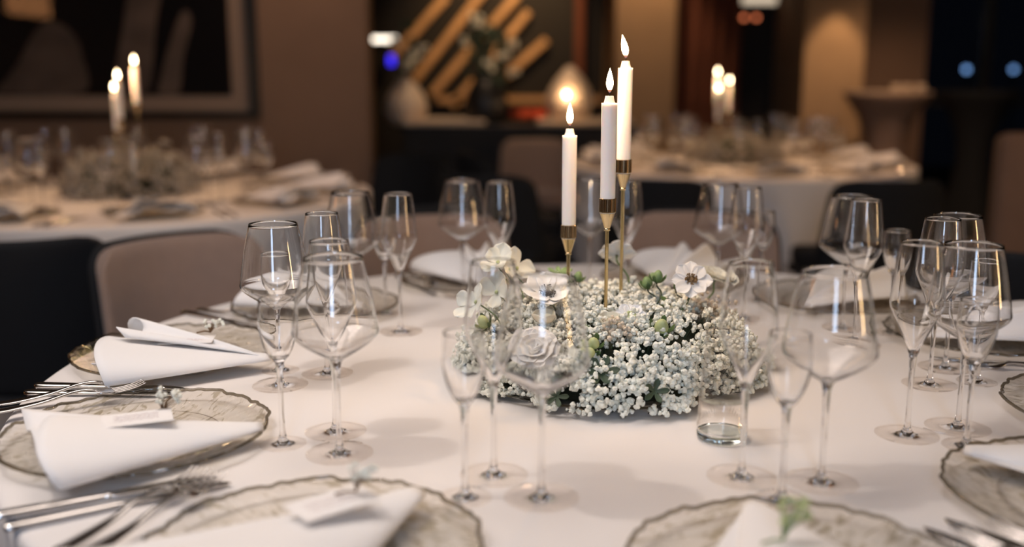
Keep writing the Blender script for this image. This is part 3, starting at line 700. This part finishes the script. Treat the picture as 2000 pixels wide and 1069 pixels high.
bud((.111, 1.310, .094), (-.1, -.7, .7), .0080, 'pale green bud above the dark gap in the flowers', (.115, 1.34, .05), 'lime')
bud((.104, 1.300, .084), (.1, -.8, .4), .0080, 'round pale bud just below another at the dark gap', (.115, 1.33, .05), 'lime')
bud((.262, 1.520, .128), (.4, -.3, .8), .0070, 'small green bud tucked under the open anemone', (.255, 1.50, .09))
bud((.108, 1.600, .128), (.2, 0, .8), .0070, 'small dark green bud behind the shortest candle holder', (.12, 1.58, .09))
bud((.232, 1.620, .122), (.2, 0, .8), .0070, 'small green bud behind the tallest candle holder', (.22, 1.6, .09))
bud((-.042, 1.400, .102), (-.5, -.4, .6), .0090, 'yellow green bud at the edge of the mound by the reaching bloom', (-.02, 1.42, .06), 'lime')
# leaves
def leaves(loc, d, R, n, label, mat='green', name='green_leaf', fr=.0):
    e = MB(); 
    for k in range(n): e.grid(rotz(petal(R * (1 - .1 * (k % 3)), R * .42, 1.1 - .2 * (k % 2), -.4, ruffle=fr, sd=k), k * 2 * PI / n))
    o = e.build(name, M[mat], solid=.0005); o.location = (loc[0], loc[1], TZ + loc[2]); face(o, d); tag(o, label, 'leaf'); return o
leaves((.078, 1.60, .135), (0, -.2, 1), .022, 7, 'fringed light green leaf tuft just beside the shortest candle holder', 'budg', 'leaf_tuft', .8)
leaves((.118, 1.285, .062), (0, -.7, .6), .028, 6, 'dark green leaf tuft in the gap at the front of the mound', 'dgreen', 'leaf_tuft')
leaves((.110, 1.350, .095), (.2, -.4, .8), .022, 4, 'mid green leaf tuft between the white rose and the cream bud', 'green', 'leaf_tuft')
leaves((.236, 1.455, .112), (.2, -.3, .8), .026, 4, 'green leaf tuft at the foot of the open anemone', 'green', 'leaf_tuft')
leaves((.060, 1.278, .030), (-.1, -.8, .4), .018, 5, 'dark leaf tuft low on the mound below the white rose', 'dgreen', 'leaf_tuft')
leaves((.190, 1.270, .040), (.1, -.8, .4), .020, 5, 'dark leaf tuft low at the front of the mound', 'dgreen', 'leaf_tuft')

# ------------------------------------------------------------------ chairs
def make_chair(fabric='taupe', shell='black'):
    """faces +y; origin on the floor under the seat"""
    e = empty('dining_chair')
    s = rounded(.235, .225, .045, .03); 
    weld(s.build('seat', M[fabric], e, loc=(0, .0, .445)))
    def bend(V, y0, flare):
        V = V.copy(); V[:, 0] *= 1 + flare * (1 - (V[:, 2] + .19) / .38); V[:, 1] += V[:, 0] ** 2 * 1.9 - (V[:, 2]) * .22; return V
    b = warp(rounded(.215, .024, .185, .022, .075, 18), lambda V: bend(V, 0, .12)); weld(b.build('backrest', M[fabric], e, loc=(0, -.235, .625)))
    b = warp(rounded(.222, .014, .205, .012, .08, 18), lambda V: bend(V, 0, .13)); weld(b.build('back_shell', M[shell], e, loc=(0, -.268, .610)))
    weld(rounded(.245, .235, .020, .015).build('seat_shell', M[shell], e, loc=(0, 0, .385)))
    for sx in (-1, 1):
        for sy in (-1, 1):
            MB().tube([(sx * .19, sy * .18, .38), (sx * .225, sy * .215, 0)], [.016, .010], 10).build('leg', M['bmetal'], e)
    return e
chair0 = None; chair1 = None
def chair(x, y, toward, label, group, dark=False):
    global chair0, chair1
    if dark:
        o = make_chair('black', 'black') if chair1 is None else copy_tree(chair1); chair1 = chair1 or o
    else:
        o = make_chair() if chair0 is None else copy_tree(chair0); chair0 = chair0 or o
    o.location = (x, y, 0); o.rotation_euler.z = math.atan2(toward[1] - y, toward[0] - x) - PI / 2
    tag(o, label, 'chair', group); return o
mg = 'chairs around the main table'
chair(-.67, 2.28, TC, 'taupe upholstered chair behind the scalloped napkin', mg)
chair(-.17, 2.62, TC, 'taupe upholstered chair behind the rear wine glass and ivory bloom', mg)
chair(.50, 2.68, TC, 'taupe upholstered chair behind the tallest candle holder and open anemone', mg)
chair(1.32, 2.45, (2.6, 3.6), 'black chair at the picture edge behind the crowded glasses', mg, True)
lg = 'chairs around the table below the painting'
chair(-1.30, 2.66, (-1.75, 4.2), 'black backed chair beside the taupe chair, cut by the picture edge', lg, True)
chair(-.44, 3.32, LT, 'black chair between the taupe chair and the far table cloth', lg, True)
chair(-.62, 5.00, (-1.1, 4.2), 'dark chair against the brown wall end beyond the far table', lg, True)
chair(-.02, 4.35, (.4, 5.2), 'black chair in the dark gap behind the rear flute', lg, True)
rg = 'chairs around the table by the rust curtain'
chair(.66, 4.18, RT, 'black chair back behind the tallest candle holder, at the far table', rg, True)
chair(1.47, 4.12, (1.40, 5.4), 'black chair back with slanted side, at the far table by the curtain', rg, True)
chair(.02, 5.35, (1.2, 5.6), 'dark chair beyond the candles, side on to the far table', rg, True)
chair(2.62, 5.1, (1.3, 4.6), 'black chair beneath the tall draped table', rg, True)
chair(.15, 6.35, (.15, 5.0), 'tan topped chair before the vases on the buffet', rg)
# big slip-covered chair at the picture edge
e = empty('slipcovered_chair', (2.22, 4.05, 0), -.25); tag(e, 'tall brown slipcovered chair cut by the picture edge', 'chair')
weld(warp(rounded(.24, .07, .49, .03, .06, 14), lambda V: V).build('backrest', M['slip'], e, loc=(0, 0, .495)))
weld(rounded(.24, .24, .23, .03).build('skirted_seat', M['slip'], e, loc=(0, .28, .235)))

# ------------------------------------------------------------------ far table settings
def merged_glass(kind):
    b, s, ft, rim = glass_parts(kind); m = MB(); m.lathe(b, 32); m.lathe(s, 16); m.lathe(ft, 32); m.lathe(rim, 32)
    return m
far = {}
def far_obj(key, builder, mat, name, loc, rz, label, cat, group, scale=1, solid=0):
    if key not in far:
        o = builder().build(name, M[mat], solid=solid); far[key] = o
    else: o = far[key].copy(); COL.objects.link(o)
    o.location = loc; o.rotation_euler.z = rz; o.scale = (scale,) * 3; tag(o, label, cat, group); return o
def plate_simple():
    m = MB(); m.lathe([(.0001, .004), (.095, .004), (.115, .010), (.158, .016), (.161, .019), (.157, .020), (.112, .014), (.0001, .007)], 60); return m
def cutl():
    m = MB(); m.sweep([(0, 0, .004, .004, .002), (.005, 0, .004, .008, .004), (.10, 0, .004, .006, .004), (.12, 0, .004, .008, .0015), (.21, 0, .004, .008, .001), (.225, 0, .004, .002, .001)]); return m
for (cx, cy), R, word, n, ph in ((LT, .95, 'table below the painting', 10, .15), (RT, .93, 'table by the rust curtain', 10, .35)):
    for k in range(n):
        a = ph + k * 2 * PI / n; ca, sa = math.cos(a), math.sin(a)
        P = lambda r, d: (cx + r * ca - d * sa, cy + r * sa + d * ca, TZ + .0004)
        far_obj('plate', plate_simple, 'plate', 'glass_charger_plate', P(R - .21, 0), a, 'blurred glass plate at a place setting on the ' + word, 'plate', 'plates on the ' + word)
        far_obj('napkin%d' % (k % 2), lambda: napkin_mesh(k + 20, .012), 'napkin', 'napkin', (P(R - .34, 0)[0], P(R - .34, 0)[1], TZ + .015), a + PI, 'blurred folded white napkin on a plate on the ' + word, 'napkin', 'napkins on the ' + word, 1, .0016)
        for kd, r_, d_ in (('wine', .46, -.10), ('flute', .42, -.03), ('shot', .38, -.13)):
            far_obj(kd, lambda kd=kd: merged_glass(kd), 'stemglass', NAMES[kd], P(R - r_ - .02, d_), a, 'blurred %s at a place setting on the %s' % (NAMES[kd].replace('_', ' '), word), 'glass', '%s on the %s' % (NAMES[kd].replace('_', ' ') + 's', word))
        for dd in (.20, .235):
            p = P(R - .05, dd); far_obj('cutl', cutl, 'steel', 'table_knife', p, a + PI, 'blurred knife beside a plate on the ' + word, 'knife', 'knives on the ' + word)
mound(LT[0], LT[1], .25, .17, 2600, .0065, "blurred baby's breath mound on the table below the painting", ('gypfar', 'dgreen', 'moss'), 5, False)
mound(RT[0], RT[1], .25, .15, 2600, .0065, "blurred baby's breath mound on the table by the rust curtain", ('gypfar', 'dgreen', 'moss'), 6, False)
for (cx, cy), word, offs in ((LT, 'table below the painting', ((-.033, 0, .238, 'lowest'), (.003, -.05, .283, 'middle'), (.045, .02, .340, 'tallest'))), (RT, 'table by the rust curtain', ((-.114, -.03, .22, 'lowest'), (-.040, .05, .262, 'middle'), (-.105, .05, .308, 'tallest')))):
    for dx, dy, h, wd in offs:
        candle_set(cx + dx, cy + dy, h, .163, (0, 0), 'blurred %s brass holder on the %s' % (wd, word), 'blurred %s lit candle on the %s' % (wd, word), 1.2, 'on the ' + word)

# ------------------------------------------------------------------ back of the room
# buffet with vases
bf = empty('buffet_table', (-.02, 7.1, 0)); tag(bf, 'long dark buffet carrying vases below the slanted oak battens', 'buffet')
MB().box(-.72, .85, -.3, .3, .05, .86).build('cabinet', M['dwall'], bf, smooth=False, bevel=.01)
MB().box(-.74, .87, -.32, .32, .86, .89).build('top', M['bmetal'], bf, smooth=False, bevel=.006)
MB().box(-.70, .83, -.28, .28, 0, .05).build('plinth', M['bmetal'], bf, smooth=False)
for x, w_, l in ((-.46, .56, 'pale cloth runner lying on the buffet beside the tilted vase'), (.50, .66, 'pale cloth runner under the pear shaped vase on the buffet')):
    m = MB().box(-w_ / 2, w_ / 2, -.29, .29, .0, .035); o = m.build('folded_cloth', M['linen'], smooth=False, bevel=.012); o.location = (x - .1 + .1, 7.1, .89); tag(o, l, 'cloth')
def vase(x, y, z, s, mat, label, prof=None):
    prof = prof or [(.0001, 0), (.09, 0), (.135, .05), (.150, .11), (.135, .18), (.085, .26), (.035, .315), (.028, .33), (.020, .33), (.0001, .30)]
    o = MB().lathe(spline(prof, 5), 40).build('vase', M[mat]); o.location = (x, y, z); o.scale = (s,) * 3; tag(o, label, 'vase'); return o
vase(.40, 7.0, .925, 1.08, 'vase', 'pear shaped cream vase glowing beside the red fruit')
vase(-.74, 7.05, .89, 1.0, 'vase', 'cream bottle vase standing below the purple light')
l = bpy.data.lights.new('tealight', 'POINT'); l.energy = 1.8; l.color = (1, .6, .3); l.shadow_soft_size = .02; lo = bpy.data.objects.new('tealight', l); COL.objects.link(lo); lo.location = (.37, 6.78, 1.10)
tl = empty('tealight_candle', (.365, 6.78, .925)); tag(tl, 'small tealight flame before the pear shaped vase', 'candle')
MB().lathe([(.0001, 0), (.012, 0), (.012, .155), (.0001, .155)], 20).build('candle_body', M['wax'], tl)
MB().lathe(spline([(.0001, 0), (.009, .006), (.012, .014), (.006, .028), (.0001, .036)], 4), 16).build('flame', M['flame'], tl, loc=(0, 0, .155))
vase(-.18, 7.0, .89, 1.15, 'bvase', 'tall black vase holding white flowers on the buffet', [(.0001, 0), (.10, 0), (.125, .06), (.130, .14), (.10, .22), (.07, .27), (.075, .29), (.06, .29), (.0001, .24)])
def bouquet(x, y, z, pts, label, nl=46):
    e = empty('bouquet', (x, y, z)); st = MB(); lf = MB(); r_ = random.Random(4)
    for k, (dx, dz, s_) in enumerate(pts):
        dy = r_.uniform(-.1, .1); st.tube([(0, 0, 0), (dx * .4, dy * .5, dz * .6), (dx, dy, dz)], .004, 6)
        fm = MB()
        for q in range(7):
            V, F = floret_tpl[q]; fm.add(V * s_ * .6 + np.array([dx, dy, dz]) + np.array([r_.uniform(-1, 1) * s_, r_.uniform(-1, 1) * s_, r_.uniform(-1, 1) * s_]), F)
        fm.build('blossom_head', M['cream'], e, smooth=False)
    for q in range(nl):
        V, F = floret_tpl[q % 8]; a = r_.uniform(0, 6.28); d = r_.uniform(.02, .16); lf.add(V * np.array([.022, .008, .035]) + np.array([d * math.cos(a), d * math.sin(a) * .7, r_.uniform(-.02, .38)]), F)
    st.build('stems', M['dgreen'], e); lf.build('foliage', M['dgreen'], e, smooth=False); tag(e, label, 'bouquet'); return e
bouquet(-.18, 7.0, 1.17, [(-.06, .42, .035), (-.03, .36, .04), (.12, .20, .032), (.18, .26, .025), (.20, .09, .03), (-.14, .28, .022), (.02, .12, .03)], 'loose arrangement of white flowers in the tall black vase')
bouquet(-.74, 7.05, 1.20, [(.08, .16, .03), (-.08, .26, .03), (.13, .22, .025), (.02, .10, .03)], 'white flowers in the cream bottle vase', 8)
for k, (x, z) in enumerate(((.00, .05), (.05, .04), (.10, .045), (.15, .035), (.19, .035))):
    o = MB().lathe([(.0001, -.034), (.02, -.03), (.034, -.008), (.034, .01), (.02, .03), (.006, .028), (.0001, .024)], 20).build('red_fruit', M['red']); o.location = (x + .02, 7.02 - .05 * (k % 2), .925 + .034)
    tag(o, 'round red fruit beside the pear shaped vase', 'fruit', 'red fruit on the buffet')
# slanted oak battens on the dark wall
bat = [(-1.125, 1.378, -0.598, 1.944), (-0.911, 1.183, -0.233, 2.021), (-0.752, 1.057, 0.056, 1.962), (-0.563, 0.949, -0.356, 1.183), (-0.198, 1.396, 0.15, 1.808), (-0.071, 1.22, 0.32, 1.553)]
for k, (x0, z0, x1, z1) in enumerate(bat):
    o = empty('oak_batten', (0, 9.38, 0)); bpy.data.objects.remove(o)
    L_ = math.hypot(x1 - x0, z1 - z0); m = MB().box(0, L_, -.04, .04, -.036, .036)
    o = m.build('oak_batten', M['batten'], smooth=False, bevel=.008); o.location = (x0, 9.46, z0); o.rotation_euler.y = -math.atan2(z1 - z0, x1 - x0)
    tag(o, ['short', 'long', 'longest', 'low', 'broken', 'faint'][k] + ' slanted oak batten on the dark wall behind the white bouquet', 'wall batten', 'slanted battens')
MB().box(-.7, .85, 9.42, 9.5, .98, 1.04).build('wall_ledge', M['batten'], smooth=False); tag(bpy.data.objects['wall_ledge'], 'narrow wooden ledge behind the buffet on the dark wall', 'ledge')
for x in (.62,): 
    o = MB().box(-.04, .04, -.03, .03, 0, 1.2).build('oak_post', M['curtain'], smooth=False); o.location = (x, 9.42, 1.04); tag(o, 'upright reddish post behind the pear shaped vase', 'post')
# lit panels and lights
def lamp_box(name, x, y, z, w_, h_, col, s, label, cat):
    e = empty(name, (x, y, z)); MB().box(-w_ / 2 - .01, w_ / 2 + .01, 0, .04, -h_ / 2 - .01, h_ / 2 + .01).build('housing', M['bmetal'], e, smooth=False)
    MB().box(-w_ / 2, w_ / 2, -.006, .002, -h_ / 2, h_ / 2).build('lit_panel', emis(name + '_light', col, s), e, smooth=False); tag(e, label, cat)
lamp_box('light_bar', -1.19, 9.46, 1.56, .24, .042, (1, .86, .70), 2.6, 'short white lit bar beside the cream bottle vase', 'lamp')
lamp_box('purple_indicator', -1.112, 9.38, 1.368, .05, .085, (.05, .03, 1.0), 1.6, 'small purple light above the cream bottle vase', 'lamp')
lamp_box('wall_screen', 2.18, 9.3, 1.90, .42, .07, (1, .80, .58), .6, 'pale lit panel high between curtain and tan column', 'lamp')
def orb(name, x, y, z, r_, col, s, label, group=None):
    o = MB().lathe(spline([(.0001, -r_), (r_ * .7, -r_ * .7), (r_, 0), (r_ * .7, r_ * .7), (.0001, r_)], 4), 16).build(name, emis(name + '_glow', col, s)); o.location = (x, y, z)
    if name == 'window_light': MB().tube([(0, 0, -z), (0, 0, -r_)], .015, 8).build('post', M['bmetal'], o)  # invented post under each glowing ball behind the window
    tag(o, label, 'lamp', group); return o
orb('red_light_dot', 2.08, 9.2, 1.74, .02, (1, .25, .10), 1.4, 'dull red lamp under the pale lit panel, closer to the curtain')  # small red dot of light
orb('red_light_dot', 2.19, 9.2, 1.74, .02, (1, .25, .10), 1.4, 'dull red lamp under the pale lit panel, closer to the tan column')
orb('window_light', 4.83, 10.8, 1.30, .03, (.35, .6, 1), 7, 'pale blue reflected light in the dark window, above the black chair')  # glowing balls behind the pane stand in for reflections in it
orb('window_light', 5.33, 10.8, 1.30, .03, (.35, .6, 1), 6, 'pale blue reflected light in the dark window at the picture edge')
orb('window_light', 4.05, 10.2, 1.75, .028, (1, .75, .45), 5, 'warm spot of light in the dark window beside the wall')
struct('terrain', MB().box(2.5, 9, 9.72, 14, -.1, 0), M['outside'])
# curtain
P = np.zeros((14, 160, 3))
for i in range(14):
    for j in range(160):
        u = j / 159; P[i, j] = (1.40 + u * .56, 8.75 + .05 * math.sin(u * 34) + .015 * math.sin(u * 71 + i * .2), 2.98 - i / 13 * 2.96)
o = MB().grid(P).build('curtain', M['curtain'], solid=.004); tag(o, 'rust red pleated floor length curtain beside the lit column', 'curtain')
# high tables with stretch covers
def high_table(x, y, label, mat='cover'):
    e = empty('cocktail_table', (x, y, 0)); a = np.arange(64) * 2 * PI / 64; rows = []
    for z, r0 in ((0.02, .27), (.15, .21), (.35, .155), (.55, .13), (.75, .15), (.93, .22), (1.04, .30), (1.085, .33), (1.10, .325), (1.10, .0005)):
        rr = r0 * (1 + .10 * np.cos(a * 4) * max(0, 1 - z / .5)); rows.append(np.stack([rr * np.cos(a), rr * np.sin(a), np.full(64, z)], -1))
    MB().grid(np.array(rows), True).build('stretch_cover', M[mat], e)
    MB().lathe([(.0001, 1.101), (.315, 1.101), (.315, 1.108), (.0001, 1.108)], 48).build('top', M['linen' if mat == 'cover' else 'black'], e); tag(e, label, 'high table'); return e
high_table(2.88, 7.75, 'tall table in a waisted brown stretch cover before the dark window')
high_table(3.85, 8.35, 'dark covered high table farther along the window', 'black')
for k, (x, y) in enumerate(((2.90, 7.65), (3.0, 7.68), (3.09, 7.66))):
    o = MB().lathe([(.0001, 0), (.03, 0), (.035, .05), (.03, .05), (.0001, .01)], 20).build('votive_cup', M['linen']); o.location = (x, y, 1.109); tag(o, 'small pale cup on the brown covered high table', 'cup', 'cups on the high table')

# ------------------------------------------------------------------ lights; overhead spots are assumed, fixtures out of view
def spot(name, loc, target, energy, col, angle, blend=.6, size=.06):
    l = bpy.data.lights.new(name, 'SPOT'); l.energy = energy; l.color = col; l.spot_size = math.radians(angle); l.spot_blend = blend; l.shadow_soft_size = size
    o = bpy.data.objects.new(name, l); COL.objects.link(o); o.location = loc
    o.rotation_euler = (Vector(target) - Vector(loc)).to_track_quat('-Z', 'Y').to_euler(); return o
def area(name, loc, target, energy, col, sx, sy):
    l = bpy.data.lights.new(name, 'AREA'); l.shape = 'RECTANGLE'; l.size = sx; l.size_y = sy; l.energy = energy; l.color = col
    o = bpy.data.objects.new(name, l); COL.objects.link(o); o.location = loc
    o.rotation_euler = (Vector(target) - Vector(loc)).to_track_quat('-Z', 'Y').to_euler(); return o
spot('table_spot', (-1.05, 1.02, 2.90), (-.15, 1.25, .75), 34, (1, .885, .82), 52, .95, .06)
area('table_fill', (-1.3, .9, 2.45), (-.4, 1.3, 0), 14, (1, .86, .78), 1.0, 1.0)  # added soft fill above the table, no fixture there
area('table_fill', (-.25, 1.5, 2.85), (-.2, 1.5, 0), 15, (1, .85, .77), 1.3, 1.3)  # second added fill, thins out the glass shadows
spot('far_spot', (-1.35, 3.5, 2.95), (-1.45, 3.8, .75), 52, (1, .53, .26), 62, .6, .08)
spot('far_spot', (1.2, 5.0, 2.95), (1.2, 5.3, .75), 95, (1, .56, .29), 58, .6, .08)
spot('column_spot', (1.15, 8.15, 2.9), (1.15, 8.6, 1.0), 90, (1, .62, .33), 60, .7, .04)
spot('column_spot', (2.69, 8.20, 2.22), (2.69, 8.34, 1.2), 34, (1, .62, .33), 50, .5, .02)
spot('wall_spot', (-.9, 5.2, 2.9), (-1.5, 5.8, 1.3), 40, (1, .64, .42), 70, .9, .08)
spot('batten_spot', (.1, 8.5, 2.9), (-.1, 9.5, 1.7), 120, (1, .60, .28), 75, .7, .05)
spot('buffet_spot', (-.1, 6.6, 2.9), (-.1, 7.1, .9), 55, (1, .66, .40), 50, .7, .05)
spot('high_table_spot', (2.6, 6.3, 2.8), (3.1, 7.9, .8), 90, (1, .62, .36), 60, .7, .05)
spot('floor_spot', (2.6, 6.6, 2.95), (2.4, 6.9, 0), 60, (1, .62, .36), 55, .8, .08)
ns = empty('assumed_wall_lamp', (-4.98, 1.05, 1.98)); tag(ns, 'assumed wide amber wall lamp out of view, reflected in the painting glass', 'lamp')  # unseen amber emitter, assumed from the warm patch in the painting glass
MB().box(-.02, .06, -.50, .50, -.17, .17).build('housing', M['bmetal'], ns, smooth=False)
MB().box(.061, .07, -.47, .47, -.15, .15).build('diffuser', emis('assumed_amber_glow', (1, .42, .16), 2.2), ns, smooth=False)
nl = empty('assumed_wall_lamp', (5.98, -.75, 1.6)); tag(nl, 'assumed tall warm lamp panel on the unseen side wall', 'lamp')  # unseen glowing panel added for the gold streaks in the glasses
MB().box(-.08, .02, -.23, .23, -.75, .95).build('housing', M['bmetal'], nl, smooth=False)
MB().box(-.09, -.081, -.2, .2, -.72, .92).build('diffuser', emis('assumed_warm_glow', (1, .64, .30), 30), nl, smooth=False)
spot('side_spot', (2.0, 3.2, 2.9), (2.2, 4.1, .6), 16, (1, .62, .38), 60, .7, .05)  # extra spot added to brighten the slipcovered chair
w = bpy.data.worlds.new('world'); sc.world = w; w.use_nodes = True
w.node_tree.nodes['Background'].inputs[0].default_value = (.02, .025, .04, 1); w.node_tree.nodes['Background'].inputs[1].default_value = .25

# ------------------------------------------------------------------ camera
cd = bpy.data.cameras.new('camera'); cam = bpy.data.objects.new('camera', cd); COL.objects.link(cam); sc.camera = cam
cam.location = (0, 0, 1.198); cam.rotation_euler = (math.radians(90 - 11.05), 0, 0)
cd.sensor_width = 36; cd.lens = 35; cd.clip_start = .02; cd.clip_end = 60
cd.dof.use_dof = True; cd.dof.focus_distance = 1.40; cd.dof.aperture_fstop = 1.5; cd.dof.aperture_blades = 0

sc.view_settings.view_transform = 'Standard'; sc.view_settings.look = 'None'; sc.view_settings.gamma = 1; sc.view_settings.use_curve_mapping = False
sc.view_settings.exposure = 0.32
cy = sc.cycles
cy.use_denoising = True; cy.use_adaptive_sampling = True; cy.adaptive_threshold = .025; cy.max_bounces = 16; cy.transparent_max_bounces = 40; cy.transmission_bounces = 14; cy.glossy_bounces = 6; cy.diffuse_bounces = 4
cy.sample_clamp_indirect = 6; cy.caustics_reflective = True; cy.caustics_refractive = True; cy.blur_glossy = .3; cy.use_light_tree = True
